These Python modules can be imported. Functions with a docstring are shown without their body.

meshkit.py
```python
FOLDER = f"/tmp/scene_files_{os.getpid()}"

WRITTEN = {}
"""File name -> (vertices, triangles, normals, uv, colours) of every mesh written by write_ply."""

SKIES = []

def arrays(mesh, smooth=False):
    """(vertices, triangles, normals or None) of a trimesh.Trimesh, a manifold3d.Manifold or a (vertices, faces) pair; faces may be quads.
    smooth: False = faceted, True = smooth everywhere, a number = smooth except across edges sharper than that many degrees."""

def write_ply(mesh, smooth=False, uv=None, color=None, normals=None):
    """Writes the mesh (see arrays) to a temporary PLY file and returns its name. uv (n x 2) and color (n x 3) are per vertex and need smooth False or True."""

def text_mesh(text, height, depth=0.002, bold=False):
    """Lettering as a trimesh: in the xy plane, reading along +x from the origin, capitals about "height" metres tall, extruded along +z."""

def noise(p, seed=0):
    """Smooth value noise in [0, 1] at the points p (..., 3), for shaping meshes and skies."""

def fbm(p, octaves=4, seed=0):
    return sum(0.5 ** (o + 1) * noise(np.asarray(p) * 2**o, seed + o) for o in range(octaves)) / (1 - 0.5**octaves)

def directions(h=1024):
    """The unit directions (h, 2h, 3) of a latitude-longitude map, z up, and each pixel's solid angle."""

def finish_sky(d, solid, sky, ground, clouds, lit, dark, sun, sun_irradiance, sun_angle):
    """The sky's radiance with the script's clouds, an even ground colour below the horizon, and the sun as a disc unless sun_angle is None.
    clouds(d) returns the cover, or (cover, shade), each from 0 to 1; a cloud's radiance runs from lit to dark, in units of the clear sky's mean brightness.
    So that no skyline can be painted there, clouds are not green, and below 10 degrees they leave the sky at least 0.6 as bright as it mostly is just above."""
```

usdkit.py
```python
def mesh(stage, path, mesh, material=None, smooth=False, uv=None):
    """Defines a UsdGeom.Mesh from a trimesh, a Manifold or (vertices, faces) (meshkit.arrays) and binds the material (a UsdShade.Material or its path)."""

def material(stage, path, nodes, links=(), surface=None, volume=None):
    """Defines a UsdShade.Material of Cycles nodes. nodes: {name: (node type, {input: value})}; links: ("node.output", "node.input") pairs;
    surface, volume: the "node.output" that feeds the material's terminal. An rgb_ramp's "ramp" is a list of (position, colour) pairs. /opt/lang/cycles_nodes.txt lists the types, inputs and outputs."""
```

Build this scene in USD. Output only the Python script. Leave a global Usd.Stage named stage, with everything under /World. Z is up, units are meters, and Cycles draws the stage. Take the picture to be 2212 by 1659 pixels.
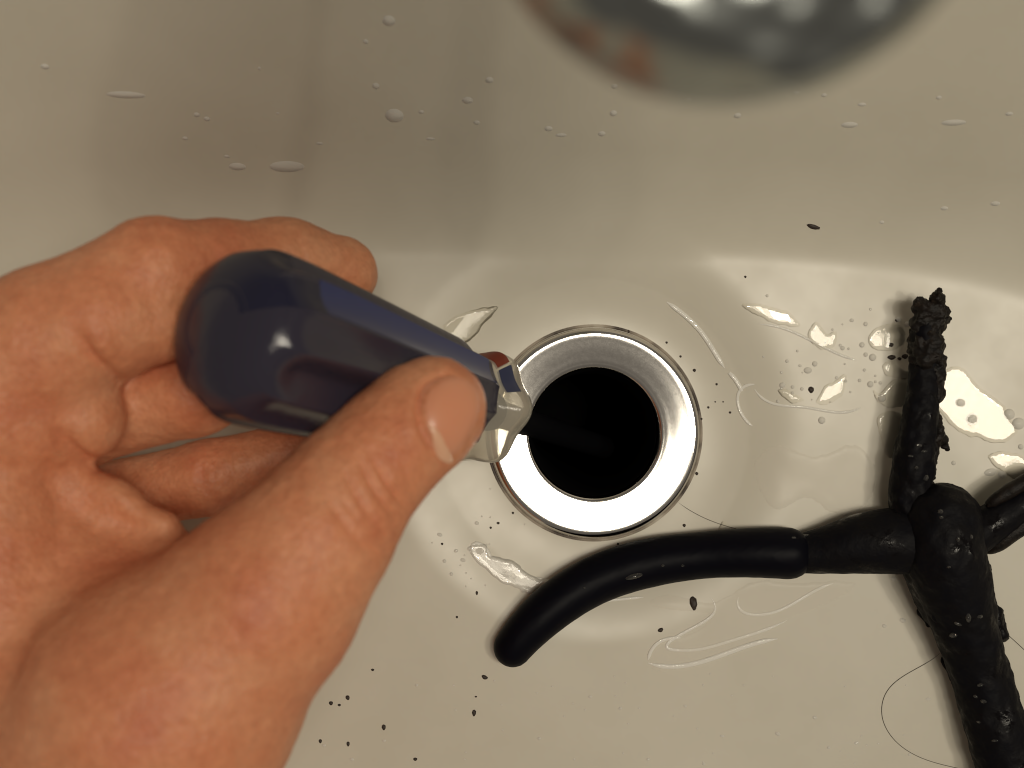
import math, random
import numpy as np, trimesh, usdkit, meshkit
from scipy.spatial import cKDTree
from pxr import Usd, UsdGeom, UsdLux, UsdShade, Gf, Sdf

stage = Usd.Stage.CreateInMemory()
UsdGeom.SetStageUpAxis(stage, UsdGeom.Tokens.z)
UsdGeom.SetStageMetersPerUnit(stage, 1.0)
UsdGeom.Xform.Define(stage, '/World'); UsdGeom.Scope.Define(stage, '/World/Looks')
rng = np.random.default_rng(7); random.seed(7)

# ---------------------------------------------------------------- camera, light
CAMZ = 0.28                                   # camera height above the basin floor, looking straight down
cam = UsdGeom.Camera.Define(stage, '/World/camera')
cam.CreateFocalLengthAttr(36.0); cam.CreateHorizontalApertureAttr(36.0); cam.CreateVerticalApertureAttr(27.0)
cam.CreateClippingRangeAttr(Gf.Vec2f(0.005, 50)); cam.CreateFStopAttr(10.5); cam.CreateFocusDistanceAttr(0.268)
UsdGeom.Xformable(cam).AddTranslateOp().Set(Gf.Vec3d(0, 0, CAMZ))
cam.GetPrim().CreateAttribute('exposure', Sdf.ValueTypeNames.Float).Set(-0.15)

AMB, LAMP_R, BULB_R = 0.14, 15.5, 240.0
def lamp(name, pos, aim, radius, radiance, color):
    l = UsdLux.DiskLight.Define(stage, '/World/' + name)
    l.CreateRadiusAttr(radius); l.CreateNormalizeAttr(False); l.CreateIntensityAttr(radiance); l.CreateColorAttr(Gf.Vec3f(*color))
    d = np.array(aim, float) - pos; d /= np.linalg.norm(d)
    m = Gf.Matrix4d(); m.SetRotate(Gf.Rotation(Gf.Vec3d(0, 0, -1), Gf.Vec3d(*d.tolist()))); m.SetTranslateOnly(Gf.Vec3d(*map(float, pos)))
    UsdGeom.Xformable(l).AddTransformOp().Set(m)
    return l
WARM = (1.0, 0.91, 0.745)
for i, (x, y, q) in enumerate([(0.42, 0.0, 1.2), (0.21, 0.035, 1.0), (0.05, 0.02, 0.55)]):    # a row of three round frosted shades, each with its bulb
    sfx = '' if i == 0 else f'_{i:03d}'
    lamp('lamp_shade' + sfx, (x, y, 0.98), (0, 0, 0), 0.10, LAMP_R * q, WARM)
    lamp('lamp_bulb' + sfx, (x + .01, y, 0.96), (0, 0, 0), 0.014, BULB_R * q, WARM)
sky = UsdLux.DomeLight.Define(stage, '/World/room_light')
sky.CreateIntensityAttr(1.0)
bgm = usdkit.material(stage, '/World/Looks/room_air', {'b': ('background_shader', {'color': (1.0, 0.88, 0.74), 'strength': AMB})}, surface='b.background')
UsdShade.MaterialBindingAPI.Apply(sky.GetPrim()).Bind(bgm)

# ---------------------------------------------------------------- helpers
K = 0.5 / 1106.0                              # photo measured on a 2212 x 1659 sheet
def P(u, v, z):
    d = CAMZ - z
    return np.array([(u - 1106) * K * d, (829.5 - v) * K * d, z])
def px(r, z): return r * K * (CAMZ - z)
used = {}
def path(name, parent=None):
    base = (parent.GetPath().pathString if parent else '/World') + '/' + name
    n = used.get(base, 0); used[base] = n + 1
    return base if n == 0 else f'{base}_{n:03d}'
def tag(prim, label=None, cat=None, group=None, kind=None):
    for k, v in (('label', label), ('category', cat), ('group', group), ('kind', kind)):
        if v: prim.SetCustomDataByKey(k, v)
    return prim
def obj(name, mesh, mat, parent=None, smooth=40, **t):
    return tag(usdkit.mesh(stage, path(name, parent), mesh, M[mat], smooth=smooth).GetPrim(), **t)
def thing(name, label, cat, loc=(0, 0, 0), group=None):
    x = UsdGeom.Xform.Define(stage, path(name)); x.AddTranslateOp().Set(Gf.Vec3d(*map(float, loc)))
    return tag(x.GetPrim(), label, cat, group)

M = {}
def mat(name, p, nodes=None, links=(), surface='p.BSDF', volume=None):
    n = {'p': ('principled_bsdf', p)}; n.update(nodes or {})
    M[name] = usdkit.material(stage, '/World/Looks/' + name, n, links, surface=surface, volume=volume)
G = {'g': ('geometry', {})}
mat('enamel', {'roughness': 0.30, 'ior': 1.5, 'specular_ior_level': 0.35}, {
    **G, 'a': ('noise_texture', {'scale': 26.0, 'detail': 5.0, 'roughness': 0.6}), 'r': ('rgb_ramp', {'ramp': [(0.25, (0.585, 0.55, 0.46)), (0.75, (0.645, 0.61, 0.52))]}),
    'f': ('noise_texture', {'scale': 60.0, 'detail': 3.0}), 'rr': ('rgb_ramp', {'ramp': [(0.3, (0.27,) * 3), (0.7, (0.36,) * 3)]})},
    [('g.position', 'a.vector'), ('a.fac', 'r.fac'), ('r.color', 'p.base_color'), ('g.position', 'f.vector'), ('f.fac', 'rr.fac'), ('rr.color', 'p.roughness')])
mat('chrome', {'base_color': (0.74, 0.72, 0.69), 'metallic': 1.0, 'roughness': 0.11}, {
    **G, 'a': ('noise_texture', {'scale': 900.0, 'detail': 5.0, 'roughness': 0.75}), 'r': ('rgb_ramp', {'ramp': [(0.35, (0.105,) * 3), (0.75, (0.125,) * 3)]})},
    [('g.position', 'a.vector'), ('a.fac', 'r.fac'), ('r.color', 'p.roughness')])
mat('faucet_chrome', {'base_color': (0.36, 0.385, 0.38), 'metallic': 1.0, 'roughness': 0.28}, {
    **G, 'w': ('noise_texture', {'scale': 70.0, 'detail': 2.0}), 'b': ('bump', {'strength': 1.0, 'distance': 0.009})},
    [('g.position', 'w.vector'), ('w.fac', 'b.height'), ('b.normal', 'p.normal')])
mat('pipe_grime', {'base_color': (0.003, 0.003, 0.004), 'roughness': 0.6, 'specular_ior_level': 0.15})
mat('seam_grime_shade', {'base_color': (0.10, 0.075, 0.055), 'roughness': 0.6}, {  # seam dirt, with the shade round the flange painted into the same browns
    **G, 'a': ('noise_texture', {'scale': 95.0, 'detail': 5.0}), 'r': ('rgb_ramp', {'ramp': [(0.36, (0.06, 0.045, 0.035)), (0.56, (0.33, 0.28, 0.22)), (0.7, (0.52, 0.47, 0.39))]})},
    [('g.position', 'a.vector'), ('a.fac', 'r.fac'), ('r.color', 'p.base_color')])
mat('black_slime', {'roughness': 0.26, 'specular_ior_level': 0.10}, {
    **G, 'a': ('noise_texture', {'scale': 160.0, 'detail': 5.0, 'roughness': 0.65}), 'r': ('rgb_ramp', {'ramp': [(0.35, (0.003, 0.003, 0.0055)), (0.8, (0.007, 0.006, 0.006))]}),
    'rr': ('rgb_ramp', {'ramp': [(0.3, (0.65,) * 3), (0.57, (0.55,) * 3), (0.66, (0.09,) * 3)]}), 'f': ('noise_texture', {'scale': 700.0, 'detail': 3.0}), 'b': ('bump', {'strength': 0.35, 'distance': 0.0006})},
    [('g.position', 'a.vector'), ('a.fac', 'r.fac'), ('a.fac', 'rr.fac'), ('rr.color', 'p.roughness'), ('r.color', 'p.base_color'), ('g.position', 'f.vector'), ('f.fac', 'b.height'), ('b.normal', 'p.normal')])
mat('black_rubber', {'base_color': (0.003, 0.003, 0.006), 'roughness': 0.45, 'specular_ior_level': 0.07}, {
    **G, 'f': ('noise_texture', {'scale': 260.0, 'detail': 3.0}), 'b': ('bump', {'strength': 0.12, 'distance': 0.0005})},
    [('g.position', 'f.vector'), ('f.fac', 'b.height'), ('b.normal', 'p.normal')])
mat('brown_slime', {'roughness': 0.42, 'specular_ior_level': 0.18}, {
    **G, 'a': ('noise_texture', {'scale': 420.0, 'detail': 5.0, 'roughness': 0.7}), 'r': ('rgb_ramp', {'ramp': [(0.35, (0.005, 0.0045, 0.005)), (0.62, (0.014, 0.010, 0.008)), (0.78, (0.07, 0.052, 0.036))]}),
    'b': ('bump', {'strength': 0.6, 'distance': 0.0008})},
    [('g.position', 'a.vector'), ('a.fac', 'r.fac'), ('r.color', 'p.base_color'), ('a.fac', 'b.height'), ('b.normal', 'p.normal')])
mat('dirt', {'base_color': (0.030, 0.019, 0.014), 'roughness': 0.6})
mat('hair', {'base_color': (0.05, 0.035, 0.025), 'roughness': 0.35})
def clear(name, ior, tint, body, amount, rough=0.0):
    M[name] = usdkit.material(stage, '/World/Looks/' + name, {'t': ('transparent_bsdf', {'color': tint}), 'd': ('translucent_bsdf', {'color': body}), 'e': ('diffuse_bsdf', {'color': body}), 'h': ('mix_closure', {'fac': 0.9}), 'm': ('mix_closure', {'fac': amount}),
        'g': ('glossy_bsdf', {'color': (1, 1, 1), 'roughness': rough}), 'f': ('fresnel', {'IOR': ior}), 'o': ('mix_closure', {})},
        [('d.BSDF', 'h.closure1'), ('e.BSDF', 'h.closure2'), ('t.BSDF', 'm.closure1'), ('h.closure', 'm.closure2'), ('m.closure', 'o.closure1'), ('g.BSDF', 'o.closure2'), ('f.fac', 'o.fac')], surface='o.closure')
clear('water', 1.46, (0.985, 0.98, 0.97), (0.9, 0.88, 0.82), 0.03)
clear('soapy_glint_water', 1.40, (0.98, 0.975, 0.96), (0.97, 0.95, 0.90), 0.58)  # milky soap; its white body also carries painted drop highlights
clear('thin_soap', 1.10, (0.99, 0.985, 0.98), (0.97, 0.95, 0.90), 0.22, 0.15)
clear('froth_glint', 1.34, (0.98, 0.975, 0.96), (0.98, 0.96, 0.90), 0.85, 0.04)  # foam white, also painting the reflected light along the water ridges
mat('skin', {'roughness': 0.48, 'specular_ior_level': 0.35, 'subsurface_weight': 0.15, 'subsurface_scale': 0.003, 'subsurface_radius': (1.0, 0.35, 0.18)}, {
    **G, 'a': ('noise_texture', {'scale': 55.0, 'detail': 4.0, 'roughness': 0.6}), 'r': ('rgb_ramp', {'ramp': [(0.28, (0.60, 0.195, 0.098)), (0.5, (0.69, 0.275, 0.140)), (0.74, (0.75, 0.36, 0.20))]}), 'c': ('noise_texture', {'scale': 520.0, 'detail': 4.0, 'roughness': 0.7}), 'cr': ('rgb_ramp', {'ramp': [(0.3, (0.80, 0.74, 0.72)), (0.7, (1.0, 1.0, 1.0))]}), 'cm': ('mix', {'mix_type': 'multiply', 'fac': 1.0}),
    'v': ('voronoi_texture', {'scale': 900.0}), 'f': ('noise_texture', {'scale': 1500.0, 'detail': 3.0}), 'mx': ('math', {'math_type': 'add'}), 'b': ('bump', {'strength': 0.38, 'distance': 0.0004})},
    [('g.position', 'a.vector'), ('a.fac', 'r.fac'), ('g.position', 'c.vector'), ('c.fac', 'cr.fac'), ('r.color', 'cm.color1'), ('cr.color', 'cm.color2'), ('cm.color', 'p.base_color'), ('g.position', 'v.vector'), ('g.position', 'f.vector'), ('v.distance', 'mx.value1'), ('f.fac', 'mx.value2'), ('mx.value', 'b.height'), ('b.normal', 'p.normal')])
mat('nail', {'base_color': (0.70, 0.285, 0.165), 'roughness': 0.30, 'specular_ior_level': 0.5, 'subsurface_weight': 0.2, 'subsurface_scale': 0.002, 'subsurface_radius': (1.0, 0.4, 0.25)})
mat('nail_edge', {'base_color': (0.74, 0.42, 0.27), 'roughness': 0.35})
mat('blue_acetate', {'base_color': (0.058, 0.052, 0.085), 'roughness': 0.14, 'ior': 1.48, 'transmission_weight': 0.45}, {
    **G, 'f': ('noise_texture', {'scale': 520.0, 'detail': 4.0, 'roughness': 0.7}), 'b': ('bump', {'strength': 0.22, 'distance': 0.0005})},
    [('g.position', 'f.vector'), ('f.fac', 'b.height'), ('b.normal', 'p.normal')])
mat('blue_plastic', {'base_color': (0.024, 0.032, 0.115), 'roughness': 0.22})
clear('clear_acetate', 1.25, (0.93, 0.91, 0.85), (0.80, 0.75, 0.64), 0.36, 0.12)
mat('navy_plastic', {'base_color': (0.013, 0.013, 0.035), 'roughness': 0.3})
mat('red_reflection_paint', {'base_color': (0.17, 0.026, 0.012), 'roughness': 0.3})  # stripe colours reflected in the clear collar, painted as bands
mat('blue_reflection_paint', {'base_color': (0.03, 0.036, 0.08), 'roughness': 0.3})
mat('steel', {'base_color': (0.004, 0.004, 0.005), 'roughness': 0.5, 'specular_ior_level': 0.1})

# ---------------------------------------------------------------- the basin
DR = P(1283, 935, 0.0)[:2]                     # drain centre
BA, BB, BYC, BN = 0.235, 0.155, -0.109, 3.0
def sstep(a, b, x):
    t = np.clip((x - a) / (b - a), 0, 1); return t * t * (3 - 2 * t)
def gauge(x, y): return (np.abs(x / BA) ** BN + np.abs((y - BYC) / BB) ** BN) ** (1 / BN)
def basin(x, y):
    x = np.asarray(x, float); y = np.asarray(y, float)
    d = np.hypot(x - DR[0], y - DR[1])
    z = 0.0045 + 0.052 * np.maximum(d - 0.042, 0) + 0.16 * np.maximum(d - 0.042, 0) ** 2
    z = z - 0.0042 * (1 - sstep(0.0285, 0.0570, d))
    s = (gauge(x, y) - 1.0) * BB               # outwards beyond the bend
    r = 0.013
    wall = np.where(s > r, 1.18 * s, np.where(s > -r, 1.18 * (s + r) ** 2 / (4 * r), 0.0))
    top = 0.125
    zz = np.minimum(z, 0.03) + wall
    return np.where(zz > top - 0.01, top - 0.01 * np.exp(-(zz - top + 0.01) / 0.01), zz)
def normal(x, y, e=0.0006):
    n = np.array([-(basin(x + e, y) - basin(x - e, y)) / (2 * e), -(basin(x, y + e) - basin(x, y - e)) / (2 * e), 1.0])
    return n / np.linalg.norm(n)
def onbasin(u, v):
    """The point of the basin seen at a spot of the photo."""
    z = 0.01
    for _ in range(60):
        p = P(u, v, z); z = 0.5 * z + 0.5 * float(basin(p[0], p[1]))
    return P(u, v, z)
nt, nr = 400, 330
th = np.linspace(0, 2 * np.pi, nt, endpoint=False)
def outer(t):
    lo, hi = np.zeros_like(t), np.full_like(t, 2.0)
    for _ in range(40):
        m = (lo + hi) / 2; g = gauge(DR[0] + m * np.cos(t), DR[1] + m * np.sin(t)); lo = np.where(g < 2.35, m, lo); hi = np.where(g < 2.35, hi, m)
    return lo
R1 = outer(th); r0 = 0.0262
tt = np.linspace(0, 1, nr) ** 1.6
rad = r0 + (R1[None] - r0) * tt[:, None]
X = DR[0] + rad * np.cos(th); Y = DR[1] + rad * np.sin(th); Z = basin(X, Y)
V = np.stack([X, Y, Z], -1).reshape(-1, 3)
i, j = np.meshgrid(np.arange(nr - 1), np.arange(nt), indexing='ij'); j2 = (j + 1) % nt
a, b, c, d = i * nt + j, (i + 1) * nt + j, (i + 1) * nt + j2, i * nt + j2
F = np.concatenate([np.stack([a, b, c], -1).reshape(-1, 3), np.stack([a, c, d], -1).reshape(-1, 3)])
sink = thing('sink', 'cream enamel wash basin whose floor and sloping back wall fill the picture', 'sink')
sink.SetCustomDataByKey('kind', 'structure')
obj('basin', (V, F), 'enamel', sink, smooth=True)

def lathe(profile, n=128, centre=(0, 0, 0)):
    pr = np.asarray(profile, float); t = np.linspace(0, 2 * np.pi, n, endpoint=False)
    v = np.stack([pr[:, 0, None] * np.cos(t), pr[:, 0, None] * np.sin(t), np.repeat(pr[:, 1, None], n, 1)], -1).reshape(-1, 3) + np.asarray(centre)
    i, j = np.meshgrid(np.arange(len(pr) - 1), np.arange(n), indexing='ij'); j2 = (j + 1) % n
    a, b, c, d = i * n + j, i * n + j2, (i + 1) * n + j2, (i + 1) * n + j
    return v, np.concatenate([np.stack([a, b, c], -1).reshape(-1, 3), np.stack([a, c, d], -1).reshape(-1, 3)])
def spline(pts, n):
    pts = np.asarray(pts, float); from scipy.interpolate import CubicSpline
    s = np.r_[0, np.cumsum(np.linalg.norm(np.diff(pts[:, :3], axis=0), axis=1))]
    return CubicSpline(s, pts)(np.linspace(0, s[-1], n))

# ---------------------------------------------------------------- the drain
drain = thing('drain', 'chrome ringed drain hole in the middle of the basin floor', 'drain', (DR[0], DR[1], 0))
prof = [(28.7, -0.6), (28.7, 0.6), (28.6, 1.25), (28.35, 1.8), (27.95, 2.2), (27.4, 2.42), (26.7, 2.46), (25.6, 2.36), (24.0, 2.185), (22.3, 1.99), (20.6, 1.785), (19.5, 1.65), (19.0, 1.58), (18.5, 1.5), (18.1, 1.32), (17.8, 1.0), (17.63, 0.55), (17.58, 0.0), (17.5, -4.0)]
prof = spline(np.array(prof) / 1000, 120)
obj('flange', lathe([(r, z) for r, z in prof][::-1]), 'chrome', drain, smooth=True)
obj('seam', lathe([(0.0306, -0.0006), (0.0301, 0.0002), (0.0294, 0.0004), (0.0288, 0.0003), (0.0284, -0.0008)]), 'seam_grime_shade', drain, smooth=True)
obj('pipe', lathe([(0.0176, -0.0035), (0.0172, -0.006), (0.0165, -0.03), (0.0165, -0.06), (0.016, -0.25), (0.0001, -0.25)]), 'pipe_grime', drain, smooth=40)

# ---------------------------------------------------------------- signed-distance modelling
def surface_nets(D, org, h):
    s = D < 0
    nx, ny, nz = D.shape
    cnt = np.zeros((nx - 1, ny - 1, nz - 1), np.int8)
    for dx in (0, 1):
        for dy in (0, 1):
            for dz in (0, 1): cnt += s[dx:nx - 1 + dx, dy:ny - 1 + dy, dz:nz - 1 + dz]
    cells = np.argwhere((cnt > 0) & (cnt < 8))
    idx = np.full(cnt.shape, -1, np.int64); idx[tuple(cells.T)] = np.arange(len(cells))
    acc = np.zeros((len(cells), 3)); num = np.zeros(len(cells))
    C = np.array([(x, y, z) for x in (0, 1) for y in (0, 1) for z in (0, 1)])
    for p in range(8):
        for q in range(p + 1, 8):
            if np.abs(C[p] - C[q]).sum() != 1: continue
            A, B = D[tuple((cells + C[p]).T)], D[tuple((cells + C[q]).T)]
            m = (A < 0) != (B < 0); t = np.where(m, A / np.where(m, A - B, 1), 0)
            acc += m[:, None] * (C[p] + t[:, None] * (C[q] - C[p])); num += m
    V = org + h * (cells + acc / num[:, None])
    quads = []
    for ax in range(3):
        o1, o2 = [(1, 2), (2, 0), (0, 1)][ax]
        sl = [slice(1, -1)] * 3; sl[ax] = slice(0, -1); sl2 = list(sl); sl2[ax] = slice(1, None)
        full0 = [slice(None)] * 3; full0[ax] = slice(0, -1); full1 = [slice(None)] * 3; full1[ax] = slice(1, None)
        A, B = s[tuple(full0)], s[tuple(full1)]
        e = np.argwhere(A != B); ok = (e[:, o1] > 0) & (e[:, o2] > 0) & (e[:, o1] < D.shape[o1] - 1) & (e[:, o2] < D.shape[o2] - 1); e = e[ok]
        u1 = np.zeros(3, int); u1[o1] = 1; u2 = np.zeros(3, int); u2[o2] = 1
        q = np.stack([idx[tuple((e - u1 - u2).T)], idx[tuple((e - u2).T)], idx[tuple(e.T)], idx[tuple((e - u1).T)]], -1)
        flip = ~A[tuple(e.T)]; q[flip] = q[flip][:, ::-1]; quads.append(q)
    Q = np.concatenate(quads); Q = Q[(Q >= 0).all(1)]
    return V, np.concatenate([Q[:, [0, 1, 2]], Q[:, [0, 2, 3]]])
class Field:
    def __init__(s, lo, hi, h):
        s.lo, s.h = np.array(lo, float), h
        s.n = np.ceil((np.array(hi) - s.lo) / h).astype(int) + 1
        s.ax = [s.lo[k] + h * np.arange(s.n[k]) for k in range(3)]
    def new(s): return np.full(s.n, 0.05, np.float32)
    def cone(s, D, a, b, ra, rb, k=0.0):
        a, b = np.asarray(a, float), np.asarray(b, float); m = max(ra, rb) + k + 3 * s.h
        i0 = np.clip(np.floor((np.minimum(a, b) - m - s.lo) / s.h).astype(int), 0, s.n); i1 = np.clip(np.ceil((np.maximum(a, b) + m - s.lo) / s.h).astype(int) + 1, 0, s.n)
        if (i1 <= i0).any(): return
        x, y, z = np.meshgrid(*[s.ax[q][i0[q]:i1[q]] for q in range(3)], indexing='ij', sparse=True)
        ab = b - a; L = max(ab @ ab, 1e-12)
        t = np.clip(((x - a[0]) * ab[0] + (y - a[1]) * ab[1] + (z - a[2]) * ab[2]) / L, 0, 1)
        d = np.sqrt((x - a[0] - t * ab[0]) ** 2 + (y - a[1] - t * ab[1]) ** 2 + (z - a[2] - t * ab[2]) ** 2) - (ra + t * (rb - ra))
        sl = tuple(slice(i0[q], i1[q]) for q in range(3)); D[sl] = smin(D[sl], d, k)
    def chain(s, pts, k=0.004, D=None):
        D = s.new() if D is None else D
        for (a, ra), (b, rb) in zip(pts[:-1], pts[1:]): s.cone(D, a, b, ra, rb, k)
        return D
def smin(a, b, k):
    if k <= 0: return np.minimum(a, b)
    h = np.maximum(k - np.abs(a - b), 0) / k
    return np.minimum(a, b) - h * h * k * 0.25
def vnormals(V, F):
    n = np.zeros_like(V); fn = np.cross(V[F[:, 1]] - V[F[:, 0]], V[F[:, 2]] - V[F[:, 0]])
    for q in range(3): np.add.at(n, F[:, q], fn)
    return n / np.maximum(np.linalg.norm(n, axis=1), 1e-15)[:, None]
def relax(V, F, it=6):
    from scipy.sparse import coo_matrix, diags
    e = np.vstack([F[:, [0, 1]], F[:, [1, 2]], F[:, [2, 0]]]); e = np.vstack([e, e[:, ::-1]])
    A = coo_matrix((np.ones(len(e)), (e[:, 0], e[:, 1])), shape=(len(V), len(V))).tocsr(); A.data[:] = 1
    A = diags(1 / np.maximum(np.asarray(A.sum(1)).ravel(), 1)) @ A; V = V.copy()
    for _ in range(it):
        for w in (.5, -.52): V = V + w * (A @ V - V)
    return V

# ---------------------------------------------------------------- the hand
def J(u, v, z, r): return (P(u, v, z), px(r, z))
HF = Field((-0.165, -0.235, -0.002), (0.004, 0.048, 0.125), 0.0008)
index = HF.chain([J(-20, 815, .080, 172), J(120, 735, .0785, 160), J(238, 668, .077, 138), J(335, 592, .0745, 117), J(470, 582, .066, 103), J(618, 576, .057, 100), J(735, 590, .050, 80)], .003)
HF.cone(index, P(215, 705, .082), P(330, 700, .078), px(120, .082), px(88, .078), .003)      # soft pad under the first joint
middle = HF.chain([J(0, 925, .058, 120), J(150, 910, .060, 104), J(420, 842, .063, 95), J(610, 775, .045, 88), J(690, 735, .036, 74)], .003)
ring = HF.chain([J(0, 1060, .040, 110), J(190, 1090, .043, 84), J(450, 1031, .046, 77), J(640, 980, .040, 72), J(735, 930, .033, 64)], .003)
pinky = HF.chain([J(0, 1110, .022, 90), J(190, 1105, .024, 70), J(430, 1030, .028, 62), J(590, 985, .026, 55)], .003)
fing = smin(smin(smin(index, middle, .0012), ring, .0012), pinky, .0012)
palm = HF.new()
W = P(150, 1950, .075)
for (u, v, z, r) in [(-60, 870, .074, 165), (-110, 960, .056, 140), (-110, 1060, .040, 125), (-70, 1110, .022, 100)]:
    HF.cone(palm, P(u, v, z), W + np.array([0, 0, (z - .05) * .5]), px(r, z), .021, .012)
HF.cone(palm, W, P(60, 2900, .085), .027, .031, .012)
HF.cone(palm, P(60, 905, .078), P(175, 905, .077), px(150, .078), px(92, .077), .002)        # pad at the root of the index finger
thumb = HF.chain([J(150, 1800, .082, 300), J(350, 1520, .087, 285), J(570, 1295, .0885, 197), J(690, 1150, .0875, 150), J(765, 1043, .084, 122), J(850, 955, .080, 112), J(925, 893, .0762, 106), J(945, 878, .0752, 95)], .006)
web = HF.chain([J(120, 1030, .074, 62), J(250, 1085, .075, 42), J(350, 1140, .076, 30), J(400, 1215, .078, 45)], .003)
HF.cone(palm, P(130, 1190, .070), P(330, 1290, .076), px(130, .070), px(110, .076), .006)
HF.cone(palm, P(200, 1310, .070), P(420, 1440, .072), .019, .020, .004)
HAND = smin(smin(palm, thumb, .007), web, .004)
HAND = smin(HAND, fing, .0032)
hv, hf = surface_nets(HAND, HF.lo, HF.h)
lab = trimesh.graph.connected_component_labels(trimesh.Trimesh(hv, hf, process=False).edges, node_count=len(hv))
keep = lab == np.bincount(lab).argmax(); new = np.cumsum(keep) - 1; hf = new[hf[keep[hf[:, 0]]]]; hv = hv[keep]
hv = relax(hv, hf, 14)
def cast(V, F, pts):
    """First hits on a mesh of the sight lines through points of the photo."""
    m = trimesh.Trimesh(V, F, process=False); o = np.array([0, 0, CAMZ])
    out = []
    dirs = np.array([P(u, v, 0.0) - o for u, v in pts]); dirs /= np.linalg.norm(dirs, axis=1)[:, None]
    loc, ir, it = m.ray.intersects_location(np.repeat(o[None], len(dirs), 0), dirs, multiple_hits=False)
    res = np.full((len(dirs), 3), np.nan); res[ir] = loc
    return res[~np.isnan(res[:, 0])]
def dense(pl, step=6):
    pl = np.asarray(pl, float); L = np.linalg.norm(np.diff(pl, axis=0), axis=1).sum()
    return spline(pl, max(4, int(L / step)))
def crease(V, F, pl, depth, width, N):
    c = cast(V, F, dense(pl))
    if len(c) < 2: return np.zeros(len(V))
    d, k = cKDTree(c).query(V, distance_upper_bound=width * 4)
    f = np.where(np.isfinite(d), np.exp(-(np.minimum(d, 1) / width) ** 2), 0)
    tap = np.sin(np.pi * np.clip((np.arange(len(c)) + .8) / (len(c) + .6), 0, 1)) ** 0.5
    return -depth * f * np.where(np.isfinite(d), tap[np.minimum(k, len(c) - 1)], 0)
N = vnormals(hv, hf)
disp = 0.0003 * (meshkit.fbm(hv * 90, 3, 4) - 0.5) + 0.0005 * (meshkit.fbm(hv * 330, 3, 9) - 0.5)
CREASES = [([(775, 985), (812, 1060), (858, 1120)], .0009, .0007), ([(800, 975), (838, 1045), (880, 1098)], .0007, .0006), ([(742, 1010), (780, 1085), (828, 1150)], .0007, .0007), ([(700, 1060), (745, 1130), (800, 1190)], .0005, .0008),
           ([(822, 1010), (850, 1060), (876, 1085)], .0005, .0005), ([(730, 1060), (768, 1120)], .0005, .0005),
           ([(160, 715), (215, 790), (268, 832)], .0020, .0013), ([(120, 930), (170, 985), (212, 1008)], .0018, .0016), ([(225, 1078), (290, 1140), (392, 1146)], .0009, .0016), ([(200, 1070), (235, 1150), (275, 1210)], .0006, .003),
           ([(430, 1010), (445, 1060)], .0006, .0008), ([(640, 500), (660, 560)], .0005, .0009), ([(300, 470), (318, 520)], .0007, .0010), ([(340, 470), (352, 520)], .0006, .0009), ([(105, 1000), (130, 1180), (150, 1350)], .0003, .0016)]
for pl, dp, w in CREASES: disp += crease(hv, hf, pl, dp, w, N)
# nail bed: a shallow step round the nail
NAIL = [(912, 838), (903, 880), (912, 925), (940, 975), (978, 982), (1010, 948), (1032, 900), (1036, 858), (1018, 826), (985, 812), (945, 815)]
loop = dense(NAIL + [NAIL[0]], 4)
disp += crease(hv, hf, [(975, 806), (935, 818), (912, 838), (903, 880), (912, 925), (940, 975), (975, 990)], .0014, .0007, N)
hv = hv + N * disp[:, None]
person = thing('person', 'bare hand reaching in from the left, gripping the blue screwdriver handle', 'person')
hand = obj('hand', (hv, hf), 'skin', person, smooth=True)
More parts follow.
